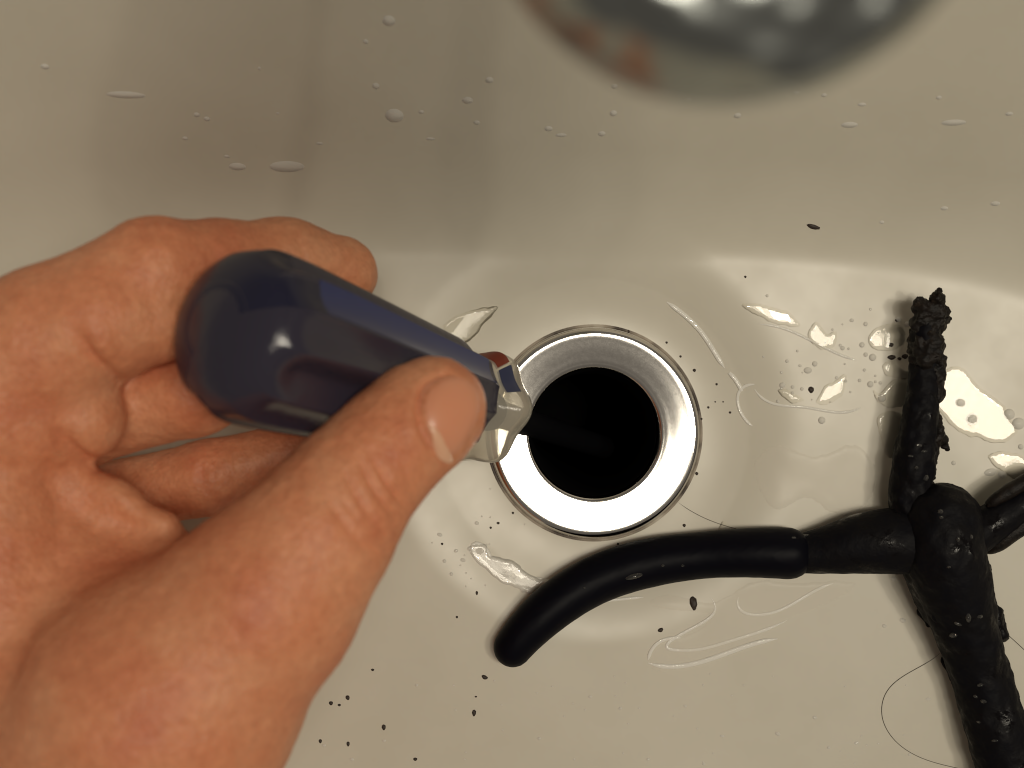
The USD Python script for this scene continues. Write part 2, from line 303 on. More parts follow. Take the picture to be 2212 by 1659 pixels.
# nail: a thin curved plate lying on the thumb tip
from shapely.geometry import Polygon, Point
def plate(V, F, loop, lift, thick, step=5):
    poly = Polygon(loop); x0, y0, x1, y1 = poly.bounds
    pts = [(u, v) for u in np.arange(x0, x1, step) for v in np.arange(y0, y1, step) if poly.contains(Point(u, v)) and poly.exterior.distance(Point(u, v)) > step * .6] + [tuple(q) for q in loop[:-1]]
    pts = np.array(pts); o = np.array([0, 0, CAMZ]); m = trimesh.Trimesh(V, F, process=False)
    dirs = np.array([P(u, v, 0.) - o for u, v in pts]); dirs /= np.linalg.norm(dirs, axis=1)[:, None]
    loc, ir, it = m.ray.intersects_location(np.repeat(o[None], len(dirs), 0), dirs, multiple_hits=False)
    keep = np.zeros(len(pts), bool); keep[ir] = True; hit = np.zeros((len(pts), 3)); hit[ir] = loc
    pts, hit = pts[keep], hit[keep]
    from scipy.spatial import Delaunay
    tri = Delaunay(pts).simplices; cen = pts[tri].mean(1); tri = tri[[poly.buffer(1).contains(Point(*c)) for c in cen]]
    e = hit[tri]; nn = np.cross(e[:, 1] - e[:, 0], e[:, 2] - e[:, 0]); tri[nn[:, 2] < 0] = tri[nn[:, 2] < 0][:, ::-1]
    for _ in range(14):
        A = np.zeros_like(hit); w = np.zeros(len(hit))
        for q in range(3):
            for r in range(3):
                if q != r: np.add.at(A, tri[:, q], hit[tri[:, r]]); np.add.at(w, tri[:, q], 1)
        ed = np.array([poly.exterior.distance(Point(*p)) for p in pts]) < 2
        new = A / np.maximum(w, 1)[:, None]; hit = np.where(ed[:, None], hit, new)
    n = vnormals(hit, tri); ed = np.clip(np.array([poly.exterior.distance(Point(*p)) for p in pts]) / 14, 0, 1)
    return hit + n * (lift * np.sqrt(ed)[:, None] - 0.0001 + thick), tri
nv, nf = plate(hv, hf, loop, .00045, .00005)
nail = obj('thumbnail', (nv, nf), 'nail', person, smooth=True)
obj('nail_edge', plate(hv, hf, dense([(924, 915), (934, 948), (956, 996), (974, 1000), (966, 965), (944, 928), (924, 915)], 4), .0005, .00025, step=4), 'nail_edge', person, smooth=True)

# ---------------------------------------------------------------- the screwdriver
S0, S1 = np.array([-0.0482, 0.0088, 0.085]), np.array([-0.0121, -0.0046, 0.027])
AXD = (S1 - S0) / np.linalg.norm(S1 - S0); APEX = S0 - AXD * 0.012
up = np.array([0, 0, 1.0]); E1 = np.cross(AXD, up); E1 /= np.linalg.norm(E1); E2 = np.cross(AXD, E1)
def along(t, a, r):
    return APEX + t[..., None] * AXD + (r * np.cos(a))[..., None] * E1 + (r * np.sin(a))[..., None] * E2
def swept(ts, rs, depth, flutes=4, n=160, turn=0.0, caps=True, shape='handle'):
    ts, rs, dp = map(lambda q: np.asarray(q, float), (ts, rs, depth))
    a = turn + np.linspace(0, 2 * np.pi, n, endpoint=False)
    w = ((a - turn + 1e-9) * flutes / (2 * np.pi)) % 1.0
    if shape == 'handle':
        fl = np.where(w < .40, np.sin(np.pi * w / .40) ** 1.2, 0.0)                 # rounded groove
        g = (w - .40) / .60; flat = np.where(w >= .40, 1 - np.abs(2 * ((g * 2) % 1) - 1) * 1.0, 0.0)   # two facets with a ridge between
        dl = .60 * np.pi / 4 / 2; prof = 0.20 * fl + np.where(w >= .40, 1 - np.cos(dl * 1.7) / np.cos(dl * 1.7 * (2 * ((g * 2) % 1) - 1)), 0)
    else:
        prof = 0.5 - 0.5 * np.cos(2 * np.pi * w); prof = 0.12 * prof
    R = rs[:, None] * (1 - dp[:, None] * prof[None])
    V = along(np.repeat(ts[:, None], n, 1), np.repeat(a[None], len(ts), 0), R).reshape(-1, 3)
    i, j = np.meshgrid(np.arange(len(ts) - 1), np.arange(n), indexing='ij'); j2 = (j + 1) % n
    A, B, C, D = i * n + j, (i + 1) * n + j, (i + 1) * n + j2, i * n + j2
    F = np.concatenate([np.stack([A, C, B], -1).reshape(-1, 3), np.stack([A, D, C], -1).reshape(-1, 3)])
    if caps:
        k = len(V); V = np.vstack([V, APEX + ts[0] * AXD, APEX + ts[-1] * AXD]); j = np.arange(n); j2 = (j + 1) % n; b = (len(ts) - 1) * n
        F = np.vstack([F, np.stack([np.full(n, k), j2, j], -1), np.stack([np.full(n, k + 1), b + j, b + j2], -1)])
    m = trimesh.Trimesh(V, F, process=False)
    if m.volume < 0: F = F[:, ::-1]
    return V, F
drv = thing('screwdriver', 'translucent blue screwdriver with clear collar, held in the hand over the drain', 'screwdriver')
tt = np.array([0, .4, 1.5, 3, 5, 7, 9, 11, 13, 16, 20, 30, 40, 50, 60, 68, 74, 77, 79, 80.5]) / 1000
rr = np.array([1.6, 5.8, 10.0, 12.9, 15.0, 16.2, 16.8, 17.05, 17.15, 17.15, 17.1, 16.7, 16.2, 15.7, 15.2, 14.8, 14.4, 13.6, 11.8, 10.0]) / 1000
ti = np.r_[tt[0], np.linspace(.0002, tt[-1], 120)]; ri = np.interp(ti, tt, rr)
from scipy.interpolate import PchipInterpolator
ri = PchipInterpolator(tt, rr)(ti); di = sstep(.0025, .0120, ti) * (1 - .8 * sstep(.074, .080, ti))
def angle_of(u, v, z):
    q = P(u, v, z) - APEX; return math.atan2(q @ E2, q @ E1)
TURN = angle_of(875, 752, .060) - .70 * math.pi / 2
if angle_of(875, 800, .06) > angle_of(875, 700, .06): TURN += .36
else: TURN -= .36
hvv, hff = swept(ti, ri, di, 4, 200, TURN)
obj('handle', (hvv, hff), 'blue_acetate', drv, smooth=11)
def inlay(w0, w1, t0, t1, lift=.00015):
    m, q = 30, 70; a = TURN + np.linspace(w0, w1, m) * np.pi / 2; t = np.linspace(t0, t1, q); w = (a - TURN) * 4 / (2 * np.pi) % 1.0
    fl = np.where(w < .40, np.sin(np.pi * np.clip(w / .40, 0, 1)) ** 1.2, 0.0); g = (w - .40) / .60; dl = .60 * np.pi / 8 * 1.7
    pr = 0.20 * fl + np.where(w >= .40, 1 - np.cos(dl) / np.cos(dl * (2 * ((g * 2) % 1) - 1)), 0)
    R_ = np.interp(t, ti, ri)[:, None] * (1 - np.interp(t, ti, di)[:, None] * pr[None]) + lift
    A, T = np.meshgrid(a, t); V = np.vstack([along(T, A, R_).reshape(-1, 3), along(T, A, R_ - .0009).reshape(-1, 3)])
    i, j = np.meshgrid(np.arange(q - 1), np.arange(m - 1), indexing='ij'); p0, p1, p2, p3 = i * m + j, i * m + j + 1, (i + 1) * m + j + 1, (i + 1) * m + j
    F = np.concatenate([np.stack([p0, p2, p1], -1).reshape(-1, 3), np.stack([p0, p3, p2], -1).reshape(-1, 3)])
    rim = np.r_[np.arange(m), np.arange(1, q) * m + m - 1, (q - 1) * m + np.arange(m - 2, -1, -1), np.arange(q - 2, 0, -1) * m]; r2 = np.roll(rim, -1); k = q * m
    F = np.vstack([F, F[:, ::-1] + k, np.stack([rim, r2, r2 + k], -1), np.stack([rim, r2 + k, rim + k], -1)])
    if trimesh.Trimesh(V, F, process=False).volume < 0: F = F[:, ::-1]
    return V, F
SIDE = along(np.array([.04, .04]), np.array([TURN + .55 * np.pi / 2, TURN + .85 * np.pi / 2]), np.array([.016, .016]))
lowside = SIDE[0][1] > SIDE[1][1]
obj('blue_inlay', inlay(.41, .695, .0125, .0745) if lowside else inlay(.705, .99, .0125, .0745), 'blue_plastic', drv, smooth=14)
obj('blue_cap', inlay(-1.75, .695, .0006, .0126, .0001) if lowside else inlay(.705, 3.15, .0006, .0126, .0001), 'navy_plastic', drv, smooth=20)
ci = np.linspace(0, 1, 40)
ct = .0798 + ci * .0145; cr = PchipInterpolator([0, .10, .25, .45, .70, .88, 1], [.0100, .0100, .0124, .0152, .0150, .0112, .0052])(ci)
collar = obj('collar', swept(ct, cr, np.full(40, 1.0), 6, 140, TURN + .3, shape='collar'), 'clear_acetate', drv, smooth=50)
def band(t0, t1, a0, a1, rfun, lift):
    t = np.linspace(t0, t1, 8); a = np.linspace(a0, a1, 24)
    T, A = np.meshgrid(t, a, indexing='ij'); w = ((A - TURN - .3) * 6 / (2 * np.pi)) % 1
    r = rfun(T) * (1 - .12 * (.5 - .5 * np.cos(2 * np.pi * w))) + lift
    V = np.concatenate([along(T, A, r).reshape(-1, 3), along(T, A, r - .0006).reshape(-1, 3)]); n, m = 8, 24
    i, j = np.meshgrid(np.arange(n - 1), np.arange(m - 1), indexing='ij'); a, b, c, d = i * m + j, (i + 1) * m + j, (i + 1) * m + j + 1, i * m + j + 1
    F = np.concatenate([np.stack([a, b, c], -1).reshape(-1, 3), np.stack([a, c, d], -1).reshape(-1, 3)]); F2 = F[:, ::-1] + n * m
    return V, np.vstack([F, F2])
crf = lambda T: np.interp(T, ct, cr)
cm = stage.GetPrimAtPath('/World/screwdriver/collar'); cv = np.array(UsdGeom.Mesh(cm).GetPointsAttr().Get(), float); cq = np.array(UsdGeom.Mesh(cm).GetFaceVertexIndicesAttr().Get()).reshape(-1, 3)
def spot(pts):
    for q in pts:
        c = cast(cv, cq, [q])
        if len(c): q = c[0] - APEX; return math.atan2(q @ E2, q @ E1), float(q @ AXD)
    return 0.0, .088
aR, tR = spot([(1062, 768), (1062, 785), (1058, 800)]); aB, tB = spot([(1098, 822), (1092, 826), (1086, 830)])
obj('red_reflection', band(tR - .0012, tR + .0012, aR - .34, aR + .34, crf, .0002), 'red_reflection_paint', drv)  # painted reflection of the stripes on the collar rim, red then blue
obj('blue_reflection', band(tB - .0013, tB + .0013, aB - .27, aB + .27, crf, .0002), 'blue_reflection_paint', drv)
obj('shaft', swept([.0935, .096, .0985, .16, .161], [.0052, .0046, .0036, .0034, .003], [0] * 5, 4, 40), 'steel', drv)

# ---------------------------------------------------------------- the slimy black drain part
def fine(c, n=6):
    if len(c) < 3: return c
    a = spline(np.array([np.r_[p, r] for p, r in c]), (len(c) - 1) * n + 1); return [(q[:3], q[3]) for q in a]
def blob(chains, h, rough, seed, k=.0, it=4, f2=260):
    chains = [fine(c) for c in chains]
    pts = np.array([p for c in chains for p, r in c]); rmax = max(r for c in chains for p, r in c) + .008
    f = Field(pts.min(0) - rmax, pts.max(0) + rmax, h); D = f.new()
    for c in chains:
        for (a, ra), (b, rb) in zip(c[:-1], c[1:]): f.cone(D, a, b, ra, rb, k)
    v, q = surface_nets(D, f.lo, h); v = relax(v, q, it); n = vnormals(v, q)
    v = v + n * (rough * (meshkit.fbm(v * f2, 4, seed) - .5) * 2 + rough * .8 * (meshkit.fbm(v * 90, 2, seed + 5) - .5) * 2)[:, None]
    return v, q
def B(u, v, r, lift=0.0):
    """A ball of r photo pixels lying on the basin at a spot of the photo."""
    p = onbasin(u, v); rr = r * K * (CAMZ - p[2]); z = p[2] + rr * .82 + lift
    return (P(u, v, z), px(r, z))
part = thing('drain_stopper', 'slimy black plastic drain stopper with four arms lying right of the drain', 'drain stopper')
obj('arm', blob([[B(1108, 1398, 42), B(1150, 1350, 47), B(1215, 1295, 51), B(1300, 1247, 52), B(1400, 1216, 52), B(1510, 1200, 50), B(1620, 1194, 53), B(1700, 1195, 56)]], .0008, .0001, 3), 'black_rubber', part, smooth=True, label='smooth curved black rubber arm pointing left')
obj('arm', blob([[B(1690, 1196, 42, .0005), B(1765, 1192, 48, .001), B(1850, 1177, 62, .001), B(1960, 1168, 71, .001)]], .0008, .00025, 11), 'black_slime', part, smooth=True, label='wider root of the left arm')
obj('body', blob([[B(2036, 1122, 80, .003), B(2036, 1185, 84, .003), B(2062, 1270, 78, .002), B(2090, 1370, 67, .001), B(2122, 1470, 63), B(2150, 1560, 64), B(2185, 1680, 66), B(2230, 1850, 66)],
                  [B(1985, 1140, 56, .003), B(2005, 1220, 56, .002), B(2050, 1330, 50, .001)]], .0008, .0006, 21, f2=380, it=3), 'black_slime', part, smooth=True)
obj('rod', blob([[B(1998, 715, 29, .006), B(1998, 800, 32, .005), B(1990, 890, 35, .006), B(1978, 970, 43, .005), B(1968, 1050, 46, .004), B(1985, 1150, 46, .004)]], .0007, .0007, 41, f2=480), 'black_slime', part, smooth=True)
obj('sludge', blob([[B(2027, 630, 6, .013), B(2022, 650, 14, .009)], [B(1984, 655, 11, .008), B(2000, 672, 16, .008), B(2026, 668, 19, .007)], [B(1990, 700, 19, .008), B(2012, 706, 25, .007)], [B(2046, 690, 10, .007), B(2028, 700, 11, .007)],
                    [B(2004, 740, 30, .006), B(2000, 775, 30, .006)], [B(2030, 780, 11, .009), B(2020, 860, 16, .008)], [B(1975, 760, 11, .006), B(1972, 720, 8, .006)], [B(2020, 930, 13, .008), B(2044, 968, 6, .006)], [B(2020, 900, 11, .007), B(2002, 1040, 15, .008)]], .0005, .0016, 51, k=.001, it=1, f2=620), 'brown_slime', part, smooth=40)
obj('sludge', blob([[B(2128, 1225, 14, .004), B(2130, 1285, 12, .004)], [B(1992, 1322, 12, .001), B(2010, 1345, 12, .002)], [B(2150, 1320, 14, .002), B(2160, 1370, 14, .002)], [B(2042, 1425, 12), B(2060, 1470, 12)], [B(2030, 1325, 22, .009), B(2075, 1345, 18, .009)]], .0006, .0009, 57, k=.002, it=1, f2=500), 'black_slime', part, smooth=True)
obj('arm', blob([[B(2090, 1165, 42, .003), B(2160, 1118, 40, .003), B(2260, 1050, 39, .004)]], .0008, .0004, 61), 'black_slime', part, smooth=True, label='short arm running off to the right')
obj('sludge', blob([[B(2135, 1185, 12, .004), B(2180, 1155, 13, .006), B(2240, 1110, 13, .006)], [B(2135, 1090, 7, .008), B(2190, 1055, 9, .009), B(2230, 1030, 9, .009)]], .0006, .0003, 71, k=.002), 'brown_slime', part, smooth=True)

# ---------------------------------------------------------------- faucet
fc = thing('faucet', 'blurred rounded chrome faucet spout reaching in over the back of the basin', 'faucet')
fz = .198
def spout():
    c = [P(1585, -352, fz), P(1600, -600, fz + .006) , P(1600, -600, fz + .006) + np.array([0, .09, .002]), P(1600, -600, fz) + np.array([0, .135, -.03]), P(1600, -600, fz) + np.array([0, .15, -.09])]
    ch = [(c[0], px(565, fz)), (c[1], px(500, fz)), (c[2], .016), (c[3], .018), (c[4], .022)]
    f = Field(np.min(c, 0) - .045, np.max(c, 0) + .045, .0016); D = f.new()
    for (a, ra), (b, rb) in zip(ch[:-1], ch[1:]): f.cone(D, a, b, ra, rb, .01)
    v, q = surface_nets(D, f.lo, f.h); v = relax(v, q, 10)
    v[:, 2] = np.where(v[:, 2] > fz, fz + (v[:, 2] - fz) * .55, v[:, 2])
    return v, q
sv, sf = spout()
obj('spout', (sv, sf), 'faucet_chrome', fc, smooth=True)
a0 = P(1585, -352, fz)
obj('aerator', lathe([(.0001, -.022), (.0100, -.022), (.0110, -.021), (.0110, -.012), (.0001, -.012)], 64, a0), 'chrome', fc, smooth=40)

# ---------------------------------------------------------------- water, drops, dirt, hairs
def film(pl, h=.0009, edge=.0016, step=.0006, seed=0, wob=.0):
    """A flat pool of water with a rounded edge lying on the basin; pl in photo points."""
    ol = dense(np.vstack([pl, pl[:1]]), 5); q = np.c_[ol / 16, np.full(len(ol), seed)]; w_ = np.sin(np.pi * np.linspace(0, 1, len(ol)))[:, None] ** .3
    ol = ol + 9 * w_ * np.c_[meshkit.fbm(q, 3, 3) - .5, meshkit.fbm(q, 3, 8) - .5]
    pts = np.array([onbasin(u, v)[:2] for u, v in ol])
    poly = Polygon(pts).buffer(0)
    if poly.geom_type != 'Polygon': poly = max(poly.geoms, key=lambda g: g.area)
    ring_ = np.array(poly.exterior.coords)
    return poly, ring_
def water_mesh(poly, h, edge, step, seed, wob, lev=0.0):
    import shapely
    x0, y0, x1, y1 = poly.buffer(step * 2).bounds
    gx, gy = np.arange(x0, x1 + step, step), np.arange(y0, y1 + step, step); XX, YY = np.meshgrid(gx, gy, indexing='ij')
    inside = shapely.contains_xy(poly, XX.ravel(), YY.ravel()); pts = np.c_[XX.ravel(), YY.ravel()][inside]
    bd = shapely.distance(poly.exterior, shapely.points(pts)); keep = bd > step * .5; pts, bd = pts[keep], bd[keep]
    ex = np.array([poly.exterior.interpolate(s).coords[0] for s in np.arange(0, poly.exterior.length, step * .8)])
    pts = np.vstack([pts, ex]); bd = np.r_[bd, np.zeros(len(ex))]
    from scipy.spatial import Delaunay
    tri = Delaunay(pts).simplices; c = pts[tri].mean(1); tri = tri[shapely.contains_xy(poly, c[:, 0], c[:, 1])]
    a = pts[tri]; cr = np.cross(a[:, 1] - a[:, 0], a[:, 2] - a[:, 0]); tri[cr < 0] = tri[cr < 0][:, ::-1]
    t = np.clip(bd / edge, 0, 1); prof = np.sqrt(np.maximum(1 - (1 - t) ** 2, 0))
    zb = basin(pts[:, 0], pts[:, 1])
    zt = zb - .00005 + h * prof + wob * prof * (meshkit.fbm(np.c_[pts * 120, np.zeros(len(pts))], 2, seed) - .5)
    zt = zt + lev * prof * np.maximum(np.percentile(zb, 80) - zb, 0)
    n = len(pts); V = np.vstack([np.c_[pts, zt], np.c_[pts, zb - .0002]])
    e = np.sort(np.vstack([tri[:, [0, 1]], tri[:, [1, 2]], tri[:, [2, 0]]]), 1)
    dir_ = np.vstack([tri[:, [0, 1]], tri[:, [1, 2]], tri[:, [2, 0]]])
    _, inv, cnt = np.unique(e, axis=0, return_inverse=True, return_counts=True); bdry = dir_[cnt[inv.ravel()] == 1]
    side = np.vstack([np.c_[bdry[:, 1], bdry[:, 0], bdry[:, 0] + n], np.c_[bdry[:, 1], bdry[:, 0] + n, bdry[:, 1] + n]])
    return V, np.vstack([tri, tri[:, ::-1] + n, side])
def pool(pl, label, h=.00032, edge=.0007, wob=.00010, seed=0, step=.0005, mt='water', lev=0.0):
    poly, _ = film(np.array(pl, float), seed=seed)
    obj('water_pool', water_mesh(poly, h, edge, step, seed, wob, lev), mt, None, smooth=True, label=label, cat='water')
pool([(2040, 800), (2080, 795), (2120, 840), (2165, 870), (2185, 905), (2200, 930), (2170, 955), (2120, 950), (2060, 925), (2030, 890), (2000, 850)], 'large pale pool of water just right of the black rod', seed=1, wob=.00022)
pool([(1594, 655), (1640, 656), (1690, 668), (1722, 690), (1728, 702), (1700, 705), (1660, 695), (1620, 675)], 'leaf shaped water streak above the water drops, right of the drain', seed=2)
pool([(1746, 715), (1775, 705), (1792, 722), (1803, 715), (1808, 738), (1790, 755), (1760, 748), (1748, 735)], 'small notched water blob right of the leaf shaped streak', seed=3)
pool([(1875, 730), (1890, 710), (1920, 700), (1945, 702), (1955, 725), (1945, 750), (1915, 758), (1885, 752)], 'bright rounded water blob left of the rod tip', seed=4)
pool([(1678, 842), (1700, 840), (1740, 865), (1765, 862), (1775, 840), (1800, 825), (1825, 808), (1828, 830), (1815, 860), (1785, 874), (1745, 868), (1710, 872), (1690, 858)], 'curved moustache shaped water pool between drain and rod', seed=5)
pool([(1885, 835), (1900, 850), (1930, 820), (1975, 830), (1972, 860), (1920, 880), (1895, 868)], 'jagged bubbly water patch against the left side of the rod', seed=6, wob=.0004)
pool([(1905, 790), (1930, 780), (1960, 800), (1990, 795), (1985, 815), (1950, 818), (1915, 812)], 'thin water strip beside the rod, above the jagged patch', seed=7)
pool([(2130, 985), (2160, 975), (2230, 1010), (2235, 1050), (2190, 1035), (2150, 1008)], 'water streak at the right edge above the short arm', seed=8)
pool([(1012, 1185), (1030, 1172), (1052, 1180), (1058, 1198), (1085, 1205), (1128, 1228), (1160, 1248), (1205, 1262), (1195, 1270), (1165, 1268), (1150, 1284), (1120, 1272), (1090, 1262), (1060, 1240), (1032, 1218)], 'frothy white water streak below left of the drain ring', mt='soapy_glint_water', seed=9, wob=.0005, h=.0004, step=.0004, lev=.55)
pool([(1893, 905), (1935, 888), (1955, 900), (1950, 965), (1925, 990), (1903, 955)], 'pale water pool half hidden under the left side of the rod', seed=15)
pool([(1548, 1150), (1563, 1125), (1590, 1150), (1620, 1152), (1600, 1170), (1560, 1165)], 'small pointed water bead on the upper edge of the curved arm', seed=10)
pool([(955, 705), (985, 682), (1030, 667), (1076, 664), (1050, 695), (1010, 740), (985, 745), (965, 725)], 'crescent of water on the drain recess beside the handle', seed=11, lev=.62)

pool([(1640, 985), (1700, 965), (1760, 985), (1850, 960), (1890, 1010), (1880, 1080), (1800, 1110), (1740, 1075), (1690, 1100), (1640, 1060)], 'faint soapy smear on the floor between drain and rod', mt='thin_soap', seed=21, h=.0003, edge=.003, wob=.0004)
pool([(1400, 1300), (1480, 1290), (1540, 1300), (1610, 1262), (1740, 1258), (1850, 1262), (1800, 1300), (1690, 1345), (1610, 1395), (1500, 1432), (1405, 1440), (1412, 1405), (1480, 1372), (1535, 1335), (1450, 1320)], 'faint soapy film filling the swirl below the curved arm', mt='thin_soap', seed=22, h=.0003, edge=.003, wob=.0005)

def tube(pl, r, n=6, flat=1.0, lift=0.0):
    p = np.array([np.r_[onbasin(u, v)[:2], 0] for u, v in dense(pl, 7)]); p[:, 2] = basin(p[:, 0], p[:, 1]) + lift
    t = np.gradient(p, axis=0); t /= np.linalg.norm(t, axis=1)[:, None]; s = np.cross(t, [0, 0, 1.0]); s /= np.linalg.norm(s, axis=1)[:, None]; u = np.cross(s, t)
    m = len(p); taper = np.clip(np.sin(np.pi * (np.arange(m) + .5) / m) * 3, .15, 1)
    a = np.linspace(0, 2 * np.pi, n, endpoint=False)
    V = (p[:, None] + (r * taper)[:, None, None] * (np.cos(a)[None, :, None] * s[:, None] + flat * np.sin(a)[None, :, None] * u[:, None])).reshape(-1, 3)
    i, j = np.meshgrid(np.arange(m - 1), np.arange(n), indexing='ij'); j2 = (j + 1) % n
    A, B_, C, D = i * n + j, (i + 1) * n + j, (i + 1) * n + j2, i * n + j2
    F = np.concatenate([np.stack([A, B_, C], -1).reshape(-1, 3), np.stack([A, C, D], -1).reshape(-1, 3)])
    k = len(V); V = np.vstack([V, p[:1], p[-1:]]); j = np.arange(n); j2 = (j + 1) % n
    F = np.vstack([F, np.stack([np.full(n, k), j, j2], -1), np.stack([np.full(n, k + 1), (m - 1) * n + j2, (m - 1) * n + j], -1)])
    if trimesh.Trimesh(V, F, process=False).volume < 0: F = F[:, ::-1]
    return V, F
RIV = [([(1015, 1195), (1030, 1175), (1050, 1188), (1062, 1215), (1100, 1250), (1150, 1280)], .0011, 'white foam line along the left edge of the frothy streak'), ([(1060, 1205), (1100, 1222), (1140, 1245), (1200, 1262)], .0010, 'white foam line along the upper edge of the frothy streak'),
       ([(1150, 1283), (1148, 1262), (1165, 1250), (1178, 1266), (1205, 1276)], .0008, 'curled foam line at the lower end of the frothy streak'),
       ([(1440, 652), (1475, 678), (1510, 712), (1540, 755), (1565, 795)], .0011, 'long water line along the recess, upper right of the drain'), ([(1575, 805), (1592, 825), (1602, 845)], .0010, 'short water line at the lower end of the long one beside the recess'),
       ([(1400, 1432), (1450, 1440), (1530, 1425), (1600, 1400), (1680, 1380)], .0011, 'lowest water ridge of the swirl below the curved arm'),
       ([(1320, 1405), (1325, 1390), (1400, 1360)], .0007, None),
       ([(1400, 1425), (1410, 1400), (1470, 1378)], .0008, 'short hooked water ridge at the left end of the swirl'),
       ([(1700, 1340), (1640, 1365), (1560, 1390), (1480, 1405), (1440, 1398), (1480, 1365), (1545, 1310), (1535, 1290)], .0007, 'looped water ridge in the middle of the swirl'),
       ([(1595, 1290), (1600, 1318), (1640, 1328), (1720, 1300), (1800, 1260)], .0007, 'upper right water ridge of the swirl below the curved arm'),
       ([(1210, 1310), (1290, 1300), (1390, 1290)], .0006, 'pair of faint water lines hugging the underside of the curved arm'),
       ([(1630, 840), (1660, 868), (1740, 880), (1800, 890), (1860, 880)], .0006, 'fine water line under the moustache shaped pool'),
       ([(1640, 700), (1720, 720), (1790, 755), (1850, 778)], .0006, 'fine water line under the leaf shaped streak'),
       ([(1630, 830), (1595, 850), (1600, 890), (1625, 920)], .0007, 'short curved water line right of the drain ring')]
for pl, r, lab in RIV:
    if lab: obj('water_line', tube(pl, r * .62, 10, .5, 0), 'froth_glint', None, smooth=True, label=lab, cat='water')  # swirl and recess ridges: lamp reflections painted as opaque white
HAIRS = [([(1465, 1085), (1520, 1118), (1590, 1142), (1700, 1160)], 'fine hair running from the drain ring to the curved arm'),
         ([(2035, 1405), (1960, 1455), (1912, 1500), (1905, 1545), (1925, 1590), (1975, 1630), (2050, 1655), (2130, 1675)], 'long looped hair on the basin floor left of the stopper body'),
         ([(2170, 1365), (2200, 1392), (2240, 1430)], 'short hair sticking out right of the stopper body')]
for pl, lab in HAIRS: obj('hair', tube(pl, .00008, 5, 1, .0001), 'hair', None, smooth=True, label=lab, cat='hair')

def dome(n=20, rings=7, hh=.30):
    pr = [(q, hh * (1 - q * q)) for q in np.linspace(1, .06, rings)]
    v, f = lathe([(.001, -.02), (1, -.02)] + pr + [(.0005, hh)], n); 
    if trimesh.Trimesh(v, f, process=False).volume < 0: f = f[:, ::-1]
    return v, f
def wz(u): return 'above the hand' if u < 960 else 'below the faucet' if u < 1760 else 'right of the faucet'
def bz(u, v):
    if v > 1400: return 'along the lower edge, below the curved arm'
    if u < 1250: return 'around the frothy streak beside the thumb'
    if v > 1200: return 'in the angle under the stopper arm'
    return 'right of the black rod' if u > 2020 else 'against the left side of the black rod' if u > 1835 else 'between the drain and the black rod'
def sz(u, v):
    if v > 1400: return 'below the thumb, near the lower edge'
    return 'beside the black rod' if u > 1850 else 'below left of the drain ring' if u < 1150 else 'close around the drain ring'
def placed(name, mesh, mt, spots, label, cat, group, labels=None):
    """One Xform per copy, referencing the first."""
    first = None
    for k, (u, v, sx, sy, rot) in enumerate(spots):
        p = onbasin(u, v); n = normal(p[0], p[1]); s = K * (CAMZ - p[2])
        x = UsdGeom.Xform.Define(stage, path(name)); pr = x.GetPrim()
        ex = np.cross([0, 1, 0], n); ex /= np.linalg.norm(ex); ey = np.cross(n, ex); c, q = math.cos(rot), math.sin(rot)
        ax, ay = (c * ex + q * ey) * sx * s, (-q * ex + c * ey) * sy * s; az = n * min(sx, sy) * s
        x.AddTransformOp().Set(Gf.Matrix4d(*ax, 0, *ay, 0, *az, 0, *p, 1))
        lb, gp = (label(u, v) if callable(label) else label), (group(u, v) if callable(group) else group)
        if first is None: usdkit.mesh(stage, pr.GetPath().pathString + '/' + mesh[0], mesh[1], M[mt], smooth=True); first = pr.GetPath()
        else: pr.GetReferences().AddInternalReference(first); pr.SetInstanceable(True)
        own = (labels or {}).get(k)
        tag(pr, own or lb, cat, None if own else gp)
WALLD = [(840, 45, 14, 13), (790, 90, 6, 6), (97, 144, 9, 7), (560, 148, 4, 4), (812, 186, 8, 8), (852, 250, 20, 18), (910, 242, 6, 5), (272, 205, 42, 9), (425, 248, 7, 6), (447, 257, 7, 6), (400, 299, 6, 5), (490, 338, 6, 4), (513, 360, 18, 10), (620, 360, 38, 15),
         (1010, 217, 12, 9), (1057, 173, 9, 8), (1185, 278, 9, 7), (1212, 292, 12, 5), (1300, 289, 8, 7), (1325, 245, 8, 8), (1327, 187, 7, 6), (1030, 265, 7, 6), (1593, 250, 8, 7), (1720, 201, 7, 4), (1835, 270, 18, 8), (1862, 226, 9, 5), (2060, 265, 26, 8), (2028, 211, 6, 5), (2180, 246, 8, 5), (1488, 215, 5, 4), (1620, 205, 5, 4), (1780, 206, 6, 5), (600, 245, 4, 3), (930, 300, 10, 4), (2150, 440, 10, 6), (2040, 450, 8, 5), (690, 310, 8, 4), (1905, 480, 5, 4)]
big = {5: 'large round water drop on the back wall above the index finger', 7: 'long flat water drop high on the left of the back wall', 13: 'widest flattened water drop above the knuckles', 0: 'round water drop nearest the top edge of the picture', 26: 'wide flat water drop on the back wall at far right', 12: 'oval water drop just left of the widest drop'}
placed('water_drop', ('drop', dome()), 'soapy_glint_water', [(u, v, a, b, 0.05 * random.uniform(-1, 1)) for u, v, a, b in WALLD], lambda u, v: 'small water drop clinging to the sloping back wall ' + wz(u), 'water drop', lambda u, v: 'water drops on the back wall ' + wz(u), big)
